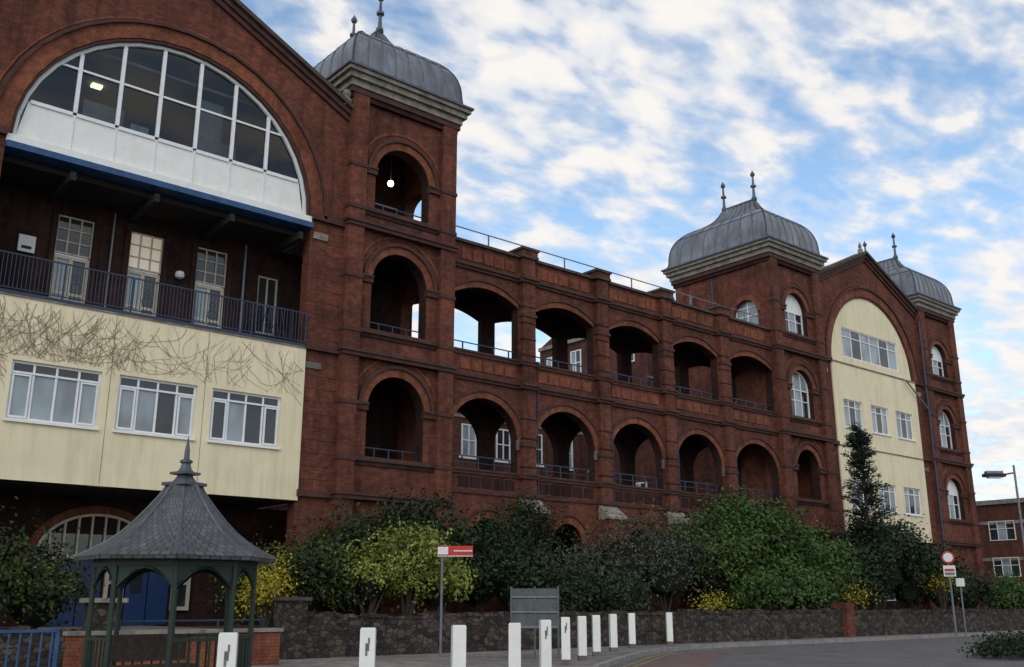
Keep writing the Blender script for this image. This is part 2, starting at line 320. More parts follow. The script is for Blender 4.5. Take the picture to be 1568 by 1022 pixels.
def gable(cx,half,a,bz,zap,slope,name):
    G=empty(name);G.parent=H;x0,x1=cx-half,cx+half;b=B("gable_walls",G);top=lambda u:zap-slope*abs(u-cx)
    wall(b,x0,x1,15.0,top,[(cx-a,cx+a,15.0,15.0,bz)],0,.5,BR,mr=MOLD)
    for r0,t,p,m in ((0,.10,.02,MOLD),(.10,.5,.06,RUB),(.60,.12,.16,MOLD),(.78,.06,.05,RUB)): ring(b,(cx-a,cx+a,15,15,bz),t,-p,0,m,gap=r0)
    for u0,u1 in ((x0,cx-a-.15),(cx+a+.15,x1)):
        wall(b,u0,u1,.3,15.0,[],0,.5,BR)
        for z in (4.95,10.05,14.9): b.box(u0,u1,-.16,.05,z,z+.22,MOLD)
        z=.6
        while z<14.8:
            if min(abs(z-q) for q in (4.95,10.05,14.9))>.3: b.box(u0+.02,u1-.02,-.012,.05,z,z+.022,MOLD)
            z+=.45
        b.box(u0+.1,u0+.7,-.05,.05,14.2,14.45,STONE);b.box(u0+.1,u0+.7,-.05,.05,9.4,9.62,CONC)
    for s in (-1,1):
        for d0,d1,p,m in ((-.5,-.28,.10,MOLD),(-.28,-.06,.20,MOLD),(-.06,.12,.34,COPE)):
            xa,xb=cx,cx+s*(half+.05);za,zb=zap,zap-slope*(half+.05)
            P=[(xa,-p,za+d0),(xb,-p,zb+d0),(xb,-p,zb+d1),(xa,-p,za+d1)];Q=[(x,.55,z) for x,_,z in P]
            b.face(P,m);b.face([P[3],P[2],Q[2],Q[3]],m);b.face([P[0],P[1],Q[1],Q[0]],m);b.face([P[1],P[2],Q[2],Q[1]],m)
        b.face([(cx,.4,zap-.1),(cx+s*half,.4,zap-.1-slope*half),(cx+s*half,14,zap-.1-slope*half),(cx,14,zap-.1)],SLATE)
        b.lathe((cx+s*(half-.25),-.1,zap-slope*half+.1),[(.2,0),(.22,.25),(.12,.35),(.2,.5),(.12,.68),(0,.75)],STONE,8)
    b.lathe((cx,.1,zap+.05),[(.16,0),(.16,.25),(.08,.35),(.12,.5),(0,.8)],STONE,8)
    b.done();return G
# ---- left gable
G1=gable(10.8,6.5,4.95,4.75,22.95,.5,"left_gable")
b=B("fan_window",G1);cx=10.8
el=lambda u,a,bz,base:base+bz*math.sqrt(max(0,1-((u-cx)/a)**2))
ring(b,(cx-4.84,cx+4.84,15,15,4.64),.11,.12,.26,FRAME)
xs=[cx-4.84+9.68*k/40 for k in range(41)]
for x,y in zip(xs,xs[1:]):
    zl=16.3
    a_,c_=el(x,4.84,4.64,15),el(y,4.84,4.64,15)
    b.face([(x,.2,15.0),(y,.2,15.0),(y,.2,min(zl,c_)),(x,.2,min(zl,a_))],WHITE)
    if max(a_,c_)>zl: b.face([(x,.22,min(zl,a_)),(y,.22,min(zl,c_)),(y,.22,max(zl,c_)),(x,.22,max(zl,a_))],SEE)
for k,d in enumerate((-3.25,-1.95,-.65,.65,1.95,3.25)):
    x=cx+d;w=.06;b.box(x-w,x+w,.13,.21,16.36,el(x,4.84,4.64,15)-.02,FRAME);b.box(x-.02,x+.02,.17,.21,15.02,16.24,FRAME)
for x0_,x1_ in ((-4.55,-3.31),(-3.19,-2.01),(-1.89,-.71),(-.59,.59),(.71,1.89),(2.01,3.19),(3.31,4.55)):
    b.box(cx+x0_,cx+x1_,.15,.21,16.24,16.36,FRAME)
for a_,c_ in zip((-3.8,-3.19,-1.89,-.59,.71,2.01,3.31),(-3.31,-2.01,-.71,.59,1.89,3.19,3.8)):
    b.box(cx+a_,cx+c_,.16,.21,17.85,17.92,FRAME)
b.done()
b=B("upper_room",G1)
b.box(5.6,16,6.5,6.6,14.9,20,ROOM);b.box(5.6,16,.6,6.5,14.8,14.99,DARK);b.box(6.2,15.4,.6,6.5,18.9,19.0,ROOM);b.box(5.5,5.6,.6,6.5,14.9,19,ROOM);b.box(16,16.1,.6,6.5,14.9,19,ROOM)
b.box(8.6,8.95,2.6,2.85,18.8,18.89,LAMPG)
b.box(10,10.6,3,3.3,15,17.6,GREY);b.box(11.2,12.4,4,4.2,15,17.3,WHITE);b.box(13,13.8,2.2,2.3,15,17.9,ROOM);b.box(7.9,9.2,.7,.76,16.3,17.2,ROOM);b.box(9.6,10.2,1.2,1.6,16.2,17.1,GLC);b.box(11.6,12.6,.8,.85,16.3,18.6,GREY)
b.done()
b=B("balcony",G1)
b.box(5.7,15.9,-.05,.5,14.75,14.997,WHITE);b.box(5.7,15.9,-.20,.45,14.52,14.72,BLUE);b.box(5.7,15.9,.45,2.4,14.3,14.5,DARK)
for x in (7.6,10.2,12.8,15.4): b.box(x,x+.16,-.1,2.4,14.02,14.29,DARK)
b.box(5.6,15.95,-.02,2.4,9.9,10.2,CONC)
b.box(5.6,15.95,-.12,.0,10.10,10.2,RAIL)
wall(b,5.0,17.2,10.2,14.3,[(8.0,9.15,10.2,13.75,0),(10.35,11.5,10.2,13.75,0),(12.7,13.85,10.2,13.75,0),(15.1,15.9,11.0,13.2,0)],2.3,2.6,BRD)
for i,x in enumerate((8.0,10.35,12.7)):
    b.box(x-.18,x-.005,2.22,2.31,10.2,13.9,BRD);b.box(x+1.155,x+1.33,2.22,2.31,10.2,13.9,BRD)
    win(b,x,x+1.15,12.45,13.75,2.35,3,(.33,.66),CDOOR,[LAMPY if i==1 else GL],.05)
    win(b,x,x+1.15,10.2,12.42,2.38,2,(.42,),CDOOR,[GLC,GL],.13)
    b.box(x+.13,x+.5,2.36,2.42,10.22,10.95,CDOOR);b.box(x+.65,x+1.02,2.36,2.42,10.22,10.95,CDOOR)
win(b,15.1,15.9,11,13.2,2.35,2,(.5,),CDOOR,GL,.06)
b.box(6.9,7.4,2.2,2.29,12.2,12.75,SIGNW);b.box(7.0,7.3,2.19,2.2,12.3,12.4,BLACK);b.lathe((12.1,2.15,12.5),[(0,-.16),(.14,-.1),(.17,0),(.14,.1),(0,.16)],SIGNW,10)
b.tube((9.75,2.24,10.2),(9.75,2.24,14.2),.04,.04,GREY,6);b.tube((14.5,2.24,10.2),(14.5,2.24,14.2),.05,.05,GREY,6)
railing(b,5.8,15.9,-.03,10.2,11.35,.115,RAIL,r=.010,posts=2.02)
for cxp in (8.15,10.3,12.45,14.5):
    for k in range(10):
        for rr,zc in ((.16,10.62),(.09,10.95)):
            t0,t1=k*.6283,(k+1)*.6283
            b.tube((cxp+rr*math.cos(t0),-.06,zc+rr*math.sin(t0)),(cxp+rr*math.cos(t1),-.06,zc+rr*math.sin(t1)),.014,.014,RAIL,4)
for k in range(7): b.tube((14.0+k*.22,-.08,10.25),(13.8+k*.22+random.uniform(0,.5),-.09,11.3+random.uniform(-.1,.15)),.013,.013,RAIL,4)
b.done()
b=B("rendered_bay",G1)
W3=[(6.7,9.2,6.5,8.2,0),(9.72,12.17,6.5,8.2,0),(12.68,15.12,6.5,8.2,0)]
wall(b,4.3,15.95,4.8,10.05,W3,-.08,.2,CREAM)
b.box(4.3,16.0,-.12,.0,10.051,10.095,STONE)
for i,(a,c,z0,z1,_) in enumerate(W3):
    b.box(a-.05,c+.05,-.16,.02,z0-.08,z0-.002,WHITE)
    gg=[[GLC,GLC,GLC,GLC],[GLC,GLC,GL,GLC],[GL,GLC,GL,GL]][i]
    win(b,a,c,z0,z1,0,4,(),FRAME,gg,.07)
    for k in (0,3): 
        w=(c-a)/4;win(b,a+k*w+.06,a+(k+1)*w-.06,z0+.06,z1-.38,-.035,1,(),FRAME,[gg[k]],.05)
    b.box(a+.07,c-.07,-.012,.08,z1-.36,z1-.30,FRAME);b.box(a+.07,c-.07,.03,.045,z1-.30,z1-.07,GL)
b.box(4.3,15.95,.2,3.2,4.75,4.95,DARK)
for x in (9.45,12.42): b.box(x-.006,x+.006,-.087,-.0,4.85,10.0,CONC)
b.box(4.3,17.2,3.0,3.3,.5,4.75,BRD)
op=(8.7,12.4,.8,2.9,1.35)
ring(b,op,.25,2.93,3.0,RUB);ring(b,(8.78,12.32,.8,2.9,1.27),.08,2.86,2.99,CDOOR)
for k in range(1,9):
    x=8.7+3.7*k/9;z=2.9+1.27*math.sqrt(max(0,1-((x-10.55)/1.85)**2));b.box(x-.03,x+.03,2.88,2.98,2.95,z,CDOOR)
b.box(8.9,12.2,2.97,2.985,2.9,3.6,GL);b.box(8.7,12.4,2.85,2.99,2.83,2.95,CDOOR)
for x in (8.7,10.9,13.1):
    win(b,x,x+.62,1.25,2.83,2.86,1,(.55,),CDOOR,GL,.12)
    if x<13: b.box(x+.7,x+1.38,2.93,2.985,.8,2.8,BLUED);b.box(x+1.42,x+2.1,2.93,2.985,.8,2.8,BLUED);b.box(x+.85,x+1.2,2.9,2.925,1.8,2.5,GL)
b.box(13.9,14.2,2.85,2.98,3.3,3.6,SIGNW);b.box(14.8,15.6,2.8,2.99,1.6,3.9,GL)
b.done()
b=B("climbing_vine_stems",G1);VM=plain("vine_stem",(.30,.23,.15),.9,.35,6,bmp=0)
for k in range(250):
    x=random.uniform(4.9,15.7) if random.random()<.55 else random.uniform(4.9,10.2);z=random.uniform(8.7,10.0)
    ang=-math.pi/2+random.uniform(-.8,.8);L=random.randint(8,46);r=random.uniform(.004,.009);cur=random.uniform(-.09,.09)
    for j in range(L):
        nx=x+math.cos(ang)*.10;nz=z+math.sin(ang)*.10
        blk=any(a-.1<nx<c+.1 and nz<8.3 and nz>6.4 for a,c,*_ in W3)
        if nx<4.6 or nx>15.9 or nz>10.0 or nz<5.2 or blk or (nx>9.3 and nz<8.3 and random.random()<.2): break
        b.tube((x,-.092,z),(nx,-.092,nz),r,r*.975,VM,3);x,z=nx,nz;r*=.975;ang+=random.uniform(-.22,.22)+cur
b.done()
# ---- right gable
G3=gable(54.25,5.85,4.6,4.6,22.6,.46,"right_gable")
b=B("rendered_front",G3);cx=54.25
wall(b,cx-4.6,cx+4.6,15.0,lambda u:15+4.6*math.sqrt(max(0,1-((u-54.25)/4.6)**2)),[(51.1,57.4,15.5,17.3,0)],.06,.2,CREAM)
rw=[(50.4,52.4),(53.35,55.3),(56.2,58.2)]
wall(b,cx-4.75,cx+4.75,10.1,15.0,[(a,c,11.2,12.85,0) for a,c in rw],-.08,.2,CREAM)
wall(b,cx-4.75,cx+4.75,5.0,10.1,[(a,c,6.6,8.2,0) for a,c in rw],-.08,.2,CREAM)
b.box(cx-4.8,cx+4.8,-.13,0,10.06,10.12,STONE);b.box(cx-4.8,cx+4.8,-.13,0,14.95,15.03,STONE)
win(b,51.1,57.4,15.5,17.3,.1,6,(.7,),FRAME,[GLC,GL,GLC],.07)
for a,c in rw:
    for z0,z1 in ((11.2,12.85),(6.6,8.2)): win(b,a,c,z0,z1,0,3,(.75,),FRAME,[GLC,GL,GLC],.07);b.box(a-.05,c+.05,-.15,.0,z0-.08,z0-.002,WHITE)
b.box(48.6,60,2.5,2.8,.3,5,BRD);b.box(cx-4.75,cx+4.75,.2,2.5,4.9,5.05,DARK);win(b,56.5,58.5,1.6,4.2,2.4,2,(.6,),FRAME,GL)
b.tube((60.0,-.3,1),(60.0,-.3,19.2),.06,.06,PIPE);b.tube((57.6,-.25,14.9),(59.9,-.3,13.4),.05,.05,GREY)
b.done()
# ---- arcade
A=empty("arcade");A.parent=H;b=B("arcade_walls",A)
px=[26.2,30.65,35.05,39.45];edges=[22.1]+px+[43.8]
L1=[];L2=[];LG=[];BK1=[];BK2=[]
for i,(a,c) in enumerate(zip(edges,edges[1:])):
    l=a+(.12 if i==0 else .43);r=c-(.12 if i==4 else .43)
    L1.append((l+.05,r-.05,6.5,7.75,1.6));L2.append((l,r,11.2,13.42,.52,1));m=(a+c)/2;LG.append((m-.85,m+.85,2.6,3.8,.85))
    l=a+(.02 if i==0 else .36);r=c-(.02 if i==4 else .36)
    BK1.append((l,r,6.9,8.0,1.5));BK2.append((l,r,11.5,13.5,.4,1))
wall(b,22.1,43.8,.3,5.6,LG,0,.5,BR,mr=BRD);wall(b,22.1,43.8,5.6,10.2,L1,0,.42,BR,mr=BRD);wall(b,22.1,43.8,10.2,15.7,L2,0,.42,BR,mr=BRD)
wall(b,22.1,43.8,5.6,10.2,BK1,2.5,2.8,BRD);wall(b,22.1,43.8,10.2,14.9,BK2,2.5,2.8,BRD);b.box(22.1,43.8,2.5,2.8,.3,5.6,BRD)  # arcade back walls, interior shade painted into the brick
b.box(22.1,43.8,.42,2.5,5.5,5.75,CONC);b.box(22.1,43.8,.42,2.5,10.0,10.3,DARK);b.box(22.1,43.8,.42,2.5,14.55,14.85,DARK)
for o_ in L1: ring(b,o_,.26,-.06,0,RUB);ring(b,o_,.09,-.12,0,MOLD,gap=.26)
for o_ in L2: ring(b,o_,.26,-.06,0,RUB);ring(b,o_,.08,-.12,0,MOLD,gap=.26)
for o_ in LG: ring(b,o_,.3,-.06,0,RUB);ring(b,o_,.08,-.12,0,MOLD,gap=.3)
def string(z,h,p,m,pp=.0):
    segs=[22.1]+sum([[x-.46,x+.46] for x in px],[])+[43.8]
    for a,c in zip(segs[::2],segs[1::2]): b.box(a,c,-p,.03,z,z+h,m)
    for x in px: b.box(x-.46,x+.46,-p-.24,.03,z,z+h,m)
for z,h,p,m in ((5.55,.12,.06,MOLD),(6.3,.12,.07,MOLD),(6.42,.08,.12,MOLD),(9.98,.12,.10,MOLD),(10.1,.12,.18,MOLD),(11.0,.12,.07,MOLD),(11.12,.08,.12,MOLD),(14.6,.12,.10,MOLD),(14.72,.12,.18,MOLD),(15.7,.12,.12,COPE)): string(z,h,p,m)
for x in px:
    b.box(x-.34,x+.34,-.25,.05,5.3,15.7,BR)
    b.box(x-.42,x+.42,-.34,.5,15.83,16.05,BR);b.box(x-.48,x+.48,-.4,.55,16.05,16.16,COPE)
    for z in (7.6,13.1): b.box(x-.39,x+.39,-.30,.05,z,z+.13,MOLD)
    for z in (6.75,7.9,8.7,11.4,12.1,12.8,13.5): b.box(x-.355,x+.355,-.27,.05,z,z+.05,BRD)
    b.box(x-.5,x+.5,-.75,.05,.3,4.9,BR)
    P=[(-.55,-.85,4.9),(.55,-.85,4.9),(.55,-.85,5.0),(-.55,-.85,5.0),(-.55,-.2,5.5),(.55,-.2,5.5)]
    q=[(x+p[0],p[1],p[2]) for p in P]
    b.face([q[0],q[1],q[2],q[3]],STONE);b.face([q[3],q[2],q[5],q[4]],STONE)
    b.face([q[0],q[3],q[4],(x-.55,-.2,4.9)],STONE);b.face([q[1],q[2],q[5],(x+.55,-.2,4.9)],STONE);b.face([q[0],q[1],(x+.55,-.2,4.9),(x-.55,-.2,4.9)],STONE)
    b.box(x-.56,x-.45,-.10,-.01,7.45,7.85,CONC)  # pale box added to stand for sky light on the pier jamb
for a,c in zip(edges,edges[1:]):
    n=5;w=(c-a-1.2)/n
    for k in range(n):
        xx=a+.6+k*w
        b.box(xx+.05,xx+w-.05,-.035,.03,10.42,10.85,RUB);b.box(xx+.05,xx+w-.05,-.035,.03,15.0,15.5,RUB)
        b.box(xx+.05,xx+w-.05,-.035,.03,5.8,6.2,BRD)
b.done()
b=B("arcade_railings",A)
for o_ in L1: railing(b,o_[0],o_[1],.2,6.5,7.05,0,RAIL,posts=.8,mid=True)
for o_ in L2: railing(b,o_[0],o_[1],.2,11.2,11.6,0,RAIL,posts=.8)
railing(b,22.2,43.7,.3,15.82,16.5,0,GREY,posts=2.2)
for x in px: b.tube((x+.6,-.06,5.6),(x+.6,-.06,10),.03,.03,PIPE,6)
b.tube((22.3,-.08,.8),(22.3,-.08,14.6),.045,.045,GREY,6)
b.done()
def ward(name,x0,x1,y0,y1,h,par,z0=3.0):
    b=B(name,par);b.box(x0,x1,y0,y1,0,h,WBR);b.box(x0-.2,x1+.2,y0-.2,y1,h,h+.3,STONE)
    z=z0
    while z<h-2:
        x=x0+1.2
        while x<x1-2:
            b.box(x-.15,x+1.35,y0-.06,y0+.1,z-.15,z-.002,WHITE)
            win(b,x,x+1.2,z,z+2.1,y0-.08,2,(.5,),FRAME,[random.choice([GL,GLC])],.09)
            x+=2.9
        b.box(x0,x1,y0-.05,y0,z+2.5,z+2.7,STONE);z+=4.0
    z=z0
    while z<h-2:
        y=y0+1.2
        while y<y1-2: win(b,y,y+1.2,z,z+2.1,0,2,(.5,),FRAME,[GL,GLC],.09,P=lambda u,w,zz:(x0-.08+w,u,zz));y+=2.9
        z+=4.0
    b.done()
    r=B(name+"_roof",par);ym=(y0+y1)/2
    r.face([(x0,y0-.2,h+.3),(x1,y0-.2,h+.3),(x1,ym,h+3),(x0,ym,h+3)],SLATE);r.face([(x0,y1,h+.3),(x1,y1,h+.3),(x1,ym,h+3),(x0,ym,h+3)],SLATE)
    r.face([(x0,y0,h+.3),(x0,y1,h+.3),(x0,ym,h+3)],WBR);r.face([(x1,y0,h+.3),(x1,y1,h+.3),(x1,ym,h+3)],WBR);r.done()
WB=empty("rear_ward_building")
ward("ward_low",34,53.9,20,30,14.8,WB,2.6);ward("ward_high",54,80,18,30,22,WB,3.2);ward("ward_near",48.2,60,12,17.8,13,WB)
b=B("ward_spire",WB);b.lathe((44.5,22,14),[(1.2,0),(1.2,2.6),(1.4,2.7),(.7,3.6),(.2,4.8),(.05,6.0)],LEADR,8);b.done()
# ------------------------------------------------------------------ ground
b=B("ground");b.face([(-900,-900,0),(1400,-900,0),(1400,1400,0),(-900,1400,0)],ASPH);b.done()
kerb=[(-12,-22.5),(2,-20.8),(5.6,-20.0),(9.6,-18.5),(11.6,-17.7),(14.0,-15.8),(16.9,-13.2),(20.0,-11.1),(22.2,-9.7),(24.5,-8.5),(27,-7.75),(31,-7.6),(38,-7.7),(49,-7.5),(70,-7.5)]
b=B("pavement");T=.12
for (x,y),(x2,y2) in zip(kerb,kerb[1:]):
    d=Vector((x2-x,y2-y)).normalized();n=Vector((-d.y,d.x))*.15
    b.face([(x+n.x,y+n.y,T),(x2+n.x,y2+n.y,T),(x2,-5.9,T),(x,-5.9,T)],PAVE)
    b.face([(x,y,T+.004),(x2,y2,T+.004),(x2+n.x,y2+n.y,T+.004),(x+n.x,y+n.y,T+.004)],KERB)
    b.face([(x,y,0),(x2,y2,0),(x2,y2,T+.004),(x,y,T+.004)],KERB)
b.done()
b=B("road_markings")
for off in (.3,.55):
    for (x,y),(x2,y2) in zip(kerb[:10],kerb[1:10]):
        d=Vector((x2-x,y2-y)).normalized();n=Vector((d.y,-d.x))
        b.face([(x+n.x*off,y+n.y*off,.008),(x2+n.x*off,y2+n.y*off,.008),(x2+n.x*(off+.08),y2+n.y*(off+.08),.008),(x+n.x*(off+.08),y+n.y*(off+.08),.008)],YEL)
b.face([(14.3,-16.2,.004),(20.4,-11.5,.004),(25,-9.0,.004),(27.5,-8.6,.004),(26,-10.0,.004),(21,-13,.004),(16,-17.5,.004)],ASPHR)
b.done()
b=B("garden_terrace");b.box(-6,8,-6.2,3,-.1,.78,SOIL);b.box(12.3,60,-6.0,0.3,-.1,.8,SOIL);b.box(8,12.3,-3.6,3.2,-.1,.79,PAVE);b.done()
b=B("stone_retaining_wall")
def rw_(x0,x1,y,h):
    n=max(1,int((x1-x0)/1.2))
    for k in range(n):
        a=x0+(x1-x0)*k/n;c=x0+(x1-x0)*(k+1)/n;hh=h+random.uniform(-.03,.05)
        b.box(a,c,y-.2+random.uniform(-.015,.015),y+.2,0,hh,RUBBLE)
        for j in range(6):
            u=a+(c-a)*j/6;v=a+(c-a)*(j+1)/6;b.box(u+.01,v-.01,y-.22+random.uniform(-.03,.02),y+.2,hh+.001,hh+random.uniform(.05,.14),RUBBLE)
rw_(12.95,38,-6.3,1.1);rw_(38.6,60,-6.3,1.05);rw_(2.5,7.6,-6.3,.85)
b.box(12.35,12.95,-6.6,-5.9,0,1.55,RUBBLE);b.box(12.28,13.02,-6.67,-5.83,1.55,1.64,COPE);b.box(7.6,8.2,-6.6,-5.9,0,1.5,RUBBLE);b.box(7.5,8.3,-6.7,-5.8,1.5,1.6,STONE)
b.box(38.0,38.6,-6.7,-6.0,0,1.5,BR)
# low brick planter walls in front of the steps
b.box(6.6,11.3,-8.35,-8.1,.12,.85,RUB);b.box(6.55,11.35,-8.4,-8.05,.85,.93,STONE)
b.done()
b=B("entrance_steps")
for k in range(5): b.box(8.2,12.3,-5.9+k*.45,-3.59,.0 if k==0 else .15+.13*(k-1)+.001,.15+.13*k,CONC)
railing(b,8.4,12.1,-6.0,.12,1.1,0,RAIL,posts=1.2);b.done()
# ------------------------------------------------------------------ bollards
for i,(x,y) in enumerate([(5.0,-19.2),(7.4,-18.3),(9.3,-17.8),(11,-17.1),(13.4,-15.2),(16.3,-12.7),(17.8,-11.7),(19.5,-10.5),(21.7,-9.0),(24,-7.6),(26.5,-7.0)]):
    b=B("white_bollard");a=math.radians(-35+random.uniform(-6,6))
    b.obox((x,y),a,.2,.2,.1,1.16,WHITE);b.obox((x,y),a,.185,.185,1.16,1.175,WHITE)
    nx,ny=math.cos(a-math.pi/2),math.sin(a-math.pi/2);tx,ty=math.cos(a),math.sin(a)
    if i in (0,1,4,5):
        p=(x+nx*.101,y+ny*.101)
        b.obox(p,a,.05,.006,.88,.98,CONC);b.obox((p[0]+tx*.02,p[1]+ty*.02),a,.025,.008,.97,1.05,GREY);b.obox((p[0]-tx*.01,p[1]-ty*.01),a,.03,.008,.82,.89,GREY)
    b.obox((x,y),a,.206,.206,.12,.24,CONC)
    b.done()
# ------------------------------------------------------------------ gazebo
g=empty("garden_gazebo");b=B("gazebo_roof",g);gx,gy=6.27,-14.4;z0=.12
def shingle():
    m,nt,bs=newmat("gazebo_slates");tc=N(nt,"ShaderNodeTexCoord");sp=N(nt,"ShaderNodeSeparateXYZ");nt.links.new(tc.outputs["Object"],sp.inputs[0])
    mp=N(nt,"ShaderNodeMapping");mp.inputs["Location"].default_value=(-gx,-gy,0);nt.links.new(tc.outputs["Object"],mp.inputs[0])
    gr=N(nt,"ShaderNodeTexGradient",gradient_type='RADIAL');nt.links.new(mp.outputs[0],gr.inputs[0])
    c=N(nt,"ShaderNodeCombineXYZ");nt.links.new(gr.outputs["Fac"],c.inputs[0]);nt.links.new(sp.outputs[2],c.inputs[1])
    t=N(nt,"ShaderNodeTexBrick");t.inputs["Scale"].default_value=1;t.inputs["Brick Width"].default_value=1/56;t.inputs["Row Height"].default_value=.062;t.inputs["Mortar Size"].default_value=.0022
    t.inputs["Color1"].default_value=(.055,.058,.066,1);t.inputs["Color2"].default_value=(.10,.103,.112,1);t.inputs["Mortar"].default_value=(.03,.03,.035,1)
    nt.links.new(c.outputs[0],t.inputs["Vector"]);cc=mixc(nt,.8,t.outputs[0],ramp(nt,noise(nt,mapv(nt,(1,1,1)),3,5),[(.3,(.5,.55,.5)),(.7,(1.3,1.3,1.25))]),'MULTIPLY')
    nt.links.new(cc,bs.inputs["Base Color"]);bs.inputs["Roughness"].default_value=.55
    return m
SH=shingle()
b.lathe((gx,gy,0),[(1.36,2.16),(1.51,2.12),(1.53,2.18),(1.31,2.29),(1.08,2.42),(.87,2.58),(.69,2.76),(.52,2.96),(.37,3.15),(.26,3.33)],SH,8)
for k in range(8):
    t=2*math.pi*(k+.5)/8;pr=[(1.53,2.18),(1.31,2.29),(1.08,2.42),(.87,2.58),(.69,2.76),(.52,2.96),(.37,3.15),(.26,3.33)]
    for (r,z),(r2,z2) in zip(pr,pr[1:]): b.tube((gx+r*math.cos(t),gy+r*math.sin(t),z),(gx+r2*math.cos(t),gy+r2*math.sin(t),z2),.022,.022,LEADR,5)
b.obox((gx,gy),.4,.5,.5,3.32,3.37,LEADR);b.lathe((gx,gy,0),[(.2,3.37),(.13,3.46),(.11,3.5)],LEADR,8);b.obox((gx,gy),.4,.34,.34,3.5,3.54,LEADR)
b.lathe((gx,gy,0),[(.14,3.54),(.09,3.6),(.07,3.68),(.1,3.7),(.1,3.73),(.045,3.76),(.04,3.9),(0,4.15)],LEADR,8);b.done()
b=B("gazebo_frame",g)
P=[(gx+1.2*math.cos(2*math.pi*(k+.5)/8),gy+1.2*math.sin(2*math.pi*(k+.5)/8)) for k in range(8)]
for k in range(8):
    x,y=P[k];b.tube((x,y,z0),(x,y,2.15),.045,.04,GREEN,8);b.tube((x,y,z0),(x,y,.4),.07,.055,GREEN,8)
    x2,y2=P[(k+1)%8];an=math.atan2(y2-y,x2-x);L=math.hypot(x2-x,y2-y);b.obox(((x+x2)/2,(y+y2)/2),an,L,.06,2.03,2.15,GREEN)
    d=Vector((x2-x,y2-y,0));pr=None
    for j in range(9):
        t=j/8;zz=1.70+.31*math.sin(math.pi*t);p=Vector((x,y,zz))+d*t
        if pr: 
            b.tube(pr,p,.022,.022,GREEN,5)
            b.face([pr,p,(p.x,p.y,2.04),(pr.x,pr.y,2.04)],GREEN)
        pr=p
    if k not in (4,):
        b.obox(((x+x2)/2,(y+y2)/2),an,L,.05,.95,1.0,GREEN);b.obox(((x+x2)/2,(y+y2)/2),an,L,.04,.25,.3,GREEN)
        for j in range(1,6): p=Vector((x,y,0))+d*(j/6);b.box(p.x-.012,p.x+.012,p.y-.012,p.y+.012,.3,.95,GREEN)
b.done()
b=B("timber_bench",g);b.box(gx-.6,gx+.6,gy+.4,gy+.8,.5,.55,BARK);b.box(gx-.6,gx+.6,gy+.8,gy+.85,.6,1.0,BARK);b.box(gx-.55,gx-.48,gy+.4,gy+.8,.12,.5,BARK);b.box(gx+.48,gx+.55,gy+.4,gy+.8,.12,.5,BARK);b.done()
b=B("blue_railing")
railing(b,2.2,4.45,-14.9,.12,1.14,.14,BLUE,r=.010,posts=1.12);b.done()
CA=math.radians(-40.3)
s_=empty("direction_sign");b=B("post",s_);b.tube((16.1,-8.1,.12),(16.1,-8.1,3.0),.035,.035,GREY);b.done()
b=B("panel",s_);b.obox((16.35,-8.35),CA,.95,.04,2.72,2.98,RED);b.obox((16.08,-8.16),CA,.28,.05,2.75,2.95,SIGNW);b.obox((16.5,-8.5),CA,.5,.05,2.83,2.86,SIGNW);b.obox((16.35,-8.35),CA,.97,.045,2.70,2.72,SIGNW);b.done()
BOARD=plain("board_grey",(.085,.10,.105),.6,.3,5,bmp=0)
s_=empty("notice_board_back");b=B("posts_and_panel",s_)
c=(17.3,-10.5)
b.obox(c,CA,1.22,.05,.85,1.85,BOARD)
for k in (-.6,0,.6): b.obox((c[0]+k*math.cos(CA)+.03*math.sin(CA),c[1]+k*math.sin(CA)-.03*math.cos(CA)),CA,.05,.06,.12,1.9,BOARD)
for z in (.88,1.25,1.62): b.obox((c[0]+.05*math.sin(CA),c[1]-.05*math.cos(CA)),CA,1.2,.03,z,z+.04,GREY)
b.done()
s_=empty("traffic_sign");b=B("pole",s_);b.tube((44,-8.3,.0),(44,-8.3,3.75),.05,.05,GREY);b.tube((44.7,-8.4,0),(44.7,-8.4,2.6),.04,.04,GREY);b.done()
b=B("plates",s_)
n=Vector((-44,-21.7,0)).normalized();cc=Vector((43.93,-8.36,3.45))
b.tube(cc,cc+n*.03,.27,.27,RED,20);b.tube(cc+n*.03,cc+n*.036,.2,.2,SIGNW,20)
an=math.atan2(n.y,n.x)+math.pi/2;b.obox((cc.x,cc.y),an,.5,.03,2.62,3.1,SIGNW);p=cc+n*.03;b.obox((p.x,p.y),an,.4,.01,2.85,2.95,RED);b.obox((p.x,p.y),an,.4,.01,2.68,2.8,GREY)
b.obox((44.62,-8.45),an,.35,.03,2.2,2.55,SIGNW);b.done()
s_=empty("street_lamp");b=B("column",s_);lx,ly=46.75,-10.55
b.tube((lx,ly,0),(lx,ly,1.2),.1,.09,GREY);b.tube((lx,ly,1.2),(lx,ly,7.6),.07,.05,GREY);d=Vector((-.75,.66,0))
b.tube((lx,ly,7.25),(lx+d.x*.6,ly+d.y*.6,7.15),.04,.04,GREY)
b.done();b=B("lantern",s_);b.obox((lx+d.x*.95,ly+d.y*.95),math.atan2(d.y,d.x),.95,.36,7.06,7.2,BLACK);b.obox((lx+d.x*.95,ly+d.y*.95),math.atan2(d.y,d.x),.75,.26,7.2,7.32,GREY);b.obox((lx+d.x*.95,ly+d.y*.95),math.atan2(d.y,d.x),.6,.24,7.0,7.06,SIGNW);b.done()
v=empty("white_van");b=B("body",v);vx,vy=64.2,-5.2
prof=[(-2.4,.45),(-2.4,2.0),(-2.2,2.25),(.9,2.3),(1.5,1.45),(2.3,1.2),(2.45,.9),(2.45,.45)]
VM2=plain("van_paint",(.6,.6,.6),.3,.05,3,bmp=0)
L=[(vx+a,vy-.95,z) for a,z in prof];R=[(vx+a,vy+.95,z) for a,z in prof];b.face(L,VM2);b.face(R,VM2)
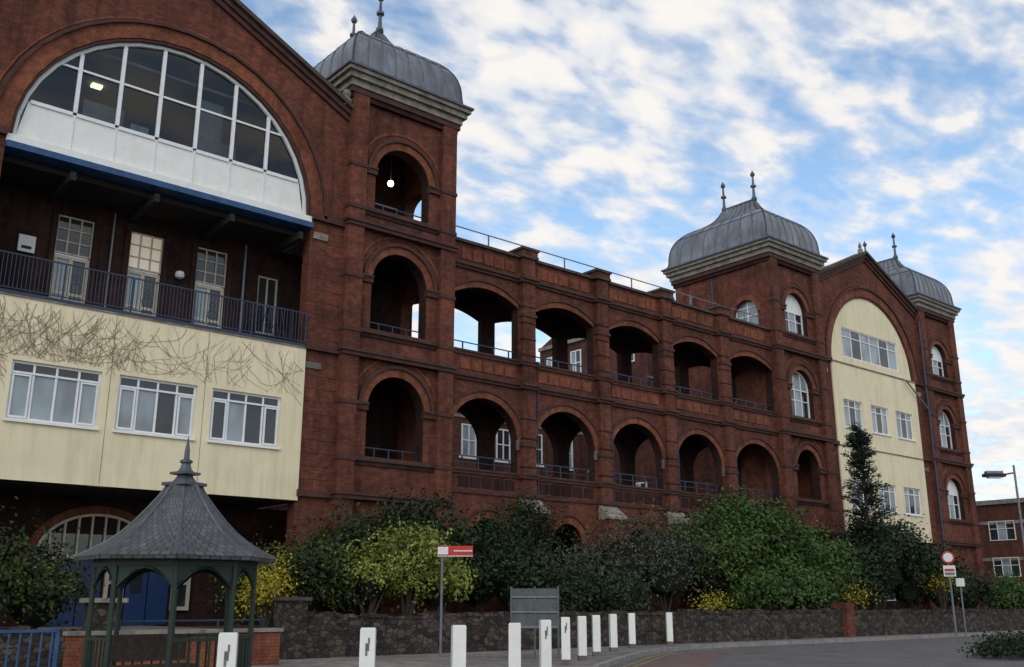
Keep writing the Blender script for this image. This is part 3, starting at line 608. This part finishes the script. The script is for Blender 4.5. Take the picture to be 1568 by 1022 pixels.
for k in range(len(prof)): j=(k+1)%len(prof);b.face([L[k],L[j],R[j],R[k]],VM2)
b.box(vx-2.42,vx-2.405,vy-.75,vy-.08,1.35,1.95,GL);b.box(vx-2.42,vx-2.405,vy+.08,vy+.75,1.35,1.95,GL);b.box(vx-2.43,vx-2.405,vy-.9,vy-.78,.9,1.3,RED);b.box(vx-2.43,vx-2.405,vy+.78,vy+.9,.9,1.3,RED)
b.box(vx-2.5,vx-2.4,vy-.93,vy+.93,.42,.62,BLACK);b.box(vx+.2,vx+1.1,vy-.965,vy-.951,1.4,2.0,GL)
for a in (-1.5,1.5):
    for s in (-1,1): b.tube((vx+a,vy+s*.75,.34),(vx+a,vy+s*.98,.34),.34,.34,BLACK,16)
b.done()
f=empty("flat_roofed_brick_building");b=B("walls",f)
b.box(80,96,-25,7.4,0,9.0,WBR);b.box(79.8,96,-25.2,7.6,9.0,9.35,STONE)
for z in (2.3,5.1): b.box(79.93,80,-25,7.4,z+2.35,z+2.6,STONE)
for z in (1.0,3.4,6.2):
    for k in range(9):
        y=5.8-k*3.2;win(b,-y,-y+2.0,z,z+1.5,0,3,(.6,),FRAME,[GL,GLC],.05,P=lambda u,w,zz:(79.92+w,-u,zz))
b.done()
b=B("brick_boundary_wall");b.box(64.9,80,6,6.4,0,2.1,BRD);b.box(64.8,80,5.9,6.5,2.1,2.2,STONE);b.done()
b=B("metal_gate_fence");railing(b,62,70,-7.0,0,1.6,.14,GREY,r=.015,posts=2);b.done()
# ------------------------------------------------------------------ vegetation
SHADEG=plain("inner_leaf_shade",(.008,.012,.006),.95,.4,3,bmp=0)  # near-black colour painting the shade deep inside the bushes
def foliage(name,blobs,n,size,mat,clump=.28,core=True,K=90):
    E_=empty(name)
    bl=np.array(blobs,float);wt=(bl[:,3]*bl[:,5]+bl[:,3]*bl[:,4]);wt/=wt.sum()
    cl=[]
    for i,q in enumerate(bl):
        k=max(12,int(K*len(bl)*wt[i]));d=rng.normal(size=(k,3));d/=np.linalg.norm(d,axis=1)[:,None]
        d[:,2]=np.where(d[:,2]<-.3,-d[:,2]*.6,d[:,2]);r=rng.uniform(.70,1.2,k)[:,None]
        cl.append(np.hstack([q[:3]+d*r*q[3:6],d,rng.uniform(.5,1.5,(k,1))]))
    cl=np.vstack(cl);w=cl[:,6]**2;idx=rng.choice(len(cl),n,p=w/w.sum());c=cl[idx]
    off=rng.normal(size=(n,3))*clump*c[:,6:7]*np.array([1,1,.8]);pos=c[:,:3]+off
    nr=c[:,3:6]*.8+rng.normal(size=(n,3))*.6+np.array([0,0,.35]);nr/=np.linalg.norm(nr,axis=1)[:,None]
    t=np.cross(nr,rng.normal(size=(n,3)));t/=np.linalg.norm(t,axis=1)[:,None];bt=np.cross(nr,t)
    s=rng.uniform(.5,1.4,n)[:,None]*size
    low=.82 if pos[:,1].mean()>-6.2 else .05
    keep=pos[:,2]>low;pos,t,bt,nr,s=pos[keep],t[keep],bt[keep],nr[keep],s[keep];n=len(pos)
    V=np.stack([pos-t*s,pos+bt*s*.5+nr*s*.15,pos+t*s,pos-bt*s*.5+nr*s*.15],1).reshape(-1,3)
    me=bpy.data.meshes.new("leaves");me.vertices.add(4*n);me.vertices.foreach_set("co",V.ravel());me.loops.add(4*n);me.loops.foreach_set("vertex_index",np.arange(4*n,dtype=np.int32))
    me.polygons.add(n);me.polygons.foreach_set("loop_start",np.arange(0,4*n,4,dtype=np.int32));me.polygons.foreach_set("loop_total",np.full(n,4,dtype=np.int32));me.update(calc_edges=True)
    me.materials.append(mat);o=bpy.data.objects.new("leaves",me);sc.collection.objects.link(o);o.parent=E_
    b=B("branches",E_)
    for q in bl:
        base=Vector((q[0]+random.uniform(-.2,.2),q[1],.75 if q[1]>-6.2 else 0))
        for k in range(9):
            e=Vector((q[0]+random.uniform(-.9,.9)*q[3],q[1]+random.uniform(-.8,.8)*q[4],q[2]+random.uniform(.2,1.12)*q[5]))
            m_=base.lerp(e,.5)+Vector((random.uniform(-.2,.2),random.uniform(-.2,.2),.2));b.tube(base,m_,.05,.03,BARK,5);b.tube(m_,e,.03,.008,BARK,4)
    b.done()
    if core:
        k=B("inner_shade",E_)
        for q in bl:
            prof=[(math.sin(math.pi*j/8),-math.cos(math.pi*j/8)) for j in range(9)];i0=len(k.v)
            k.lathe((0,0,0),prof,SHADEG,10)
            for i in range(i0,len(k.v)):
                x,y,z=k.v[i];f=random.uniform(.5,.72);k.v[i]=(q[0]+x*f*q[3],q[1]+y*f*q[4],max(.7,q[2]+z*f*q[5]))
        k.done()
    return E_
LG_=leafmat("leaf_mid_green",(.022,.050,.012),(.060,.115,.024))
LD=leafmat("leaf_dark_green",(.010,.021,.009),(.024,.045,.014))
LY=leafmat("leaf_yellow_green",(.11,.14,.025),(.26,.29,.055),tips=(.05,.08,.02),tipth=.58)
LV=leafmat("leaf_variegated",(.015,.026,.009),(.032,.05,.012),tips=(.24,.21,.025),tipth=.60)
LGR=leafmat("leaf_grey_green",(.030,.040,.024),(.075,.082,.052))
LC=leafmat("leaf_conifer",(.010,.018,.012),(.02,.034,.02))
LF=leafmat("leaf_gold",(.16,.15,.014),(.36,.30,.025))
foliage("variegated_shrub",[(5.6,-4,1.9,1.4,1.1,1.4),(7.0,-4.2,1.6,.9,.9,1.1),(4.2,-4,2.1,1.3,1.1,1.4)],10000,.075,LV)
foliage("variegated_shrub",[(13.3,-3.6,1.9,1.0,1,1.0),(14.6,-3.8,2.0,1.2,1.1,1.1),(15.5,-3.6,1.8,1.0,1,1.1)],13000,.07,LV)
foliage("gold_leaf_shrub",[(12.6,-5.0,1.6,.45,.5,.95)],2600,.055,LF,core=False,K=40,clump=.2)
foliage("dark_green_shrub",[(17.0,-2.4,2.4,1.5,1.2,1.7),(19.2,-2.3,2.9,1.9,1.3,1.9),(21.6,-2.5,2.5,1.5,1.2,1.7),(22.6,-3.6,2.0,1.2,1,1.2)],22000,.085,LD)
foliage("yellow_green_shrub",[(15.9,-4.8,2.1,.9,.8,.95),(17.3,-4.9,2.5,1.2,.8,1.1),(18.3,-4.8,2.0,.8,.8,.95)],14000,.065,LY,clump=.2)
foliage("climbing_shrub",[(24.4,-1.6,3.2,.8,.6,1.8),(24.9,-1.4,4.6,.5,.4,.8),(26.0,-1.3,3.4,.5,.4,1.4)],4500,.07,LD,core=False,K=40)
foliage("dark_green_shrub",[(24.0,-4.9,1.7,1.0,.6,.9),(26.2,-5,1.5,1.0,.6,.8)],7000,.07,LD)
foliage("grey_green_shrub",[(25.4,-3.6,2.0,1.5,1.1,1.2),(28.0,-3.3,2.6,1.6,1.2,1.7),(30.8,-3.2,2.8,1.9,1.2,1.8)],11000,.07,LGR,clump=.34)
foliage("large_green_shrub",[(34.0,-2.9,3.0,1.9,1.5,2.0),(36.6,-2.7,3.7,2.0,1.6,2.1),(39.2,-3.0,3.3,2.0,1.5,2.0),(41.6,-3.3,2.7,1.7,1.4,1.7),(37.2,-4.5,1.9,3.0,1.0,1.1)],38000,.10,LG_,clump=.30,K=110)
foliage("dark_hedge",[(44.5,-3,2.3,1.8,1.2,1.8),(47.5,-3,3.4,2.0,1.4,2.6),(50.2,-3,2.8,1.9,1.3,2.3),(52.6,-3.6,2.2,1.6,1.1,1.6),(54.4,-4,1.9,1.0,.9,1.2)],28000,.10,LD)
foliage("gold_flower_shrub",[(31.2,-5.2,1.3,.7,.4,.3)],900,.04,LF,core=False,K=30)
foliage("gold_flower_shrub",[(50.5,-4.6,2.3,.8,.5,.5)],700,.05,LF,core=False,K=30)
foliage("gold_flower_shrub",[(41.5,-5.0,1.6,.5,.4,.6)],600,.05,LF,core=False,K=20)
foliage("low_bramble_hedge",[(29.7,-17.4,.15,1.3,1.2,.5),(31.5,-17.6,.15,1.4,1.2,.5)],7000,.06,LD,core=False,clump=.16)
foliage("small_green_bush",[(57,-5.2,1.5,1.5,.9,1.1),(60,-5.3,1.4,1.5,.9,.9)],7000,.09,LG_)
E_=empty("conifer_tree");b=B("trunk",E_);tx,ty=46.3,-3.2;b.tube((tx,ty,.7),(tx+.15,ty,10.6),.16,.02,BARK)
pos=[];dr=[]
for k in range(230):
    z=random.uniform(2.2,10.3);R=(1-(z-1.5)/9.6)**.75*1.5+.15;R*=random.choice([.5,.7,.9,1.0,1.25]);a=random.uniform(0,6.283)
    e=Vector((tx+R*math.cos(a),ty+R*math.sin(a),z+R*.18));p0=Vector((tx,ty,z-.1));b.tube(p0,e,.02,.006,BARK,4)
    for j in range(46):
        t=random.uniform(.3,1.05);q=p0.lerp(e,t)+Vector((random.gauss(0,.09),random.gauss(0,.09),random.gauss(-.03,.09)));pos.append(q);dr.append((e-p0).normalized()+Vector((random.gauss(0,.5),random.gauss(0,.5),random.gauss(.1,.4))))
b.done();b=B("needles",E_)
for q,d in zip(pos,dr):
    d=d.normalized();n=d.orthogonal().normalized();n=(n*math.cos(q.x*40)+d.cross(n)*math.sin(q.x*40));s=random.uniform(.06,.12);b.face([q-d*s,q+n*s*.35,q+d*s,q-n*s*.35],LC)
b.done()
# ------------------------------------------------------------------ light and sky
sun=bpy.data.lights.new("sun",'SUN');sun.energy=.75;sun.angle=math.radians(35);sun.color=(1,.93,.84)
so=bpy.data.objects.new("sun",sun);sc.collection.objects.link(so)
sd=Vector((-.62,-.55,.56)).normalized();so.rotation_euler=sd.to_track_quat('Z','Y').to_euler()
w=bpy.data.worlds.new("World");sc.world=w;w.use_nodes=True;nt=w.node_tree;bg=nt.nodes["Background"]
sky=N(nt,"ShaderNodeTexSky");sky.sky_type='NISHITA';sky.sun_disc=False;sky.sun_elevation=math.asin(sd.z);sky.sun_rotation=math.atan2(sd.x,sd.y);sky.air_density=1.0;sky.dust_density=.6;sky.ozone_density=1.5
tc=N(nt,"ShaderNodeTexCoord");sp=N(nt,"ShaderNodeSeparateXYZ");nt.links.new(tc.outputs["Generated"],sp.inputs[0])
def M(op,a,b_=None,clamp=False):
    n=N(nt,"ShaderNodeMath",operation=op);n.use_clamp=clamp
    for i,x in enumerate((a,b_)):
        if x is None: continue
        if hasattr(x,"links"): nt.links.new(x,n.inputs[i])
        else: n.inputs[i].default_value=x
    return n.outputs[0]
zz=M('MAXIMUM',M('ADD',sp.outputs[2],.16),.05)
cv=N(nt,"ShaderNodeCombineXYZ");nt.links.new(M('DIVIDE',sp.outputs[0],zz),cv.inputs[0]);nt.links.new(M('DIVIDE',sp.outputs[1],zz),cv.inputs[1])
mp=N(nt,"ShaderNodeMapping");mp.inputs["Rotation"].default_value=(0,0,math.radians(35));mp.inputs["Scale"].default_value=(1,1.5,1);nt.links.new(cv.outputs[0],mp.inputs[0])
big=noise(nt,mp.outputs[0],1.0,2,.5,.2);small=noise(nt,mp.outputs[0],8.0,3,.5,.2);fine=noise(nt,mp.outputs[0],22,4,.6,.1)
dens=M('ADD',M('ADD',M('MULTIPLY',big,.8),M('MULTIPLY',small,.72)),M('MULTIPLY',fine,.24))
cov=ramp(nt,dens,[(.72,(.03,.03,.03)),(.83,(.42,.42,.42)),(.93,(.88,.88,.88)),(1.0,(.97,.97,.97))])
ccol=ramp(nt,small,[(.35,(6.6,7.2,8.2)),(.50,(8.4,8.5,8.8)),(.62,(9.8,9.4,8.9))])
skc=mixc(nt,1,sky.outputs[0],(2.1,2.2,2.1),'MULTIPLY')
skyc=mixc(nt,cov,skc,ccol)
nt.links.new(skyc,bg.inputs["Color"]);bg.inputs["Strength"].default_value=.10
# ------------------------------------------------------------------ camera
cam=bpy.data.cameras.new("camera");cam.sensor_width=36;cam.lens=34.44;cam.clip_end=4000
co=bpy.data.objects.new("camera",cam);co.location=(0,-30,1.5);co.rotation_euler=(math.radians(90)+math.atan(412/1500),0,math.radians(49.7-90));sc.collection.objects.link(co);sc.camera=co
sc.view_settings.view_transform='Standard';sc.view_settings.look='None';sc.view_settings.exposure=0
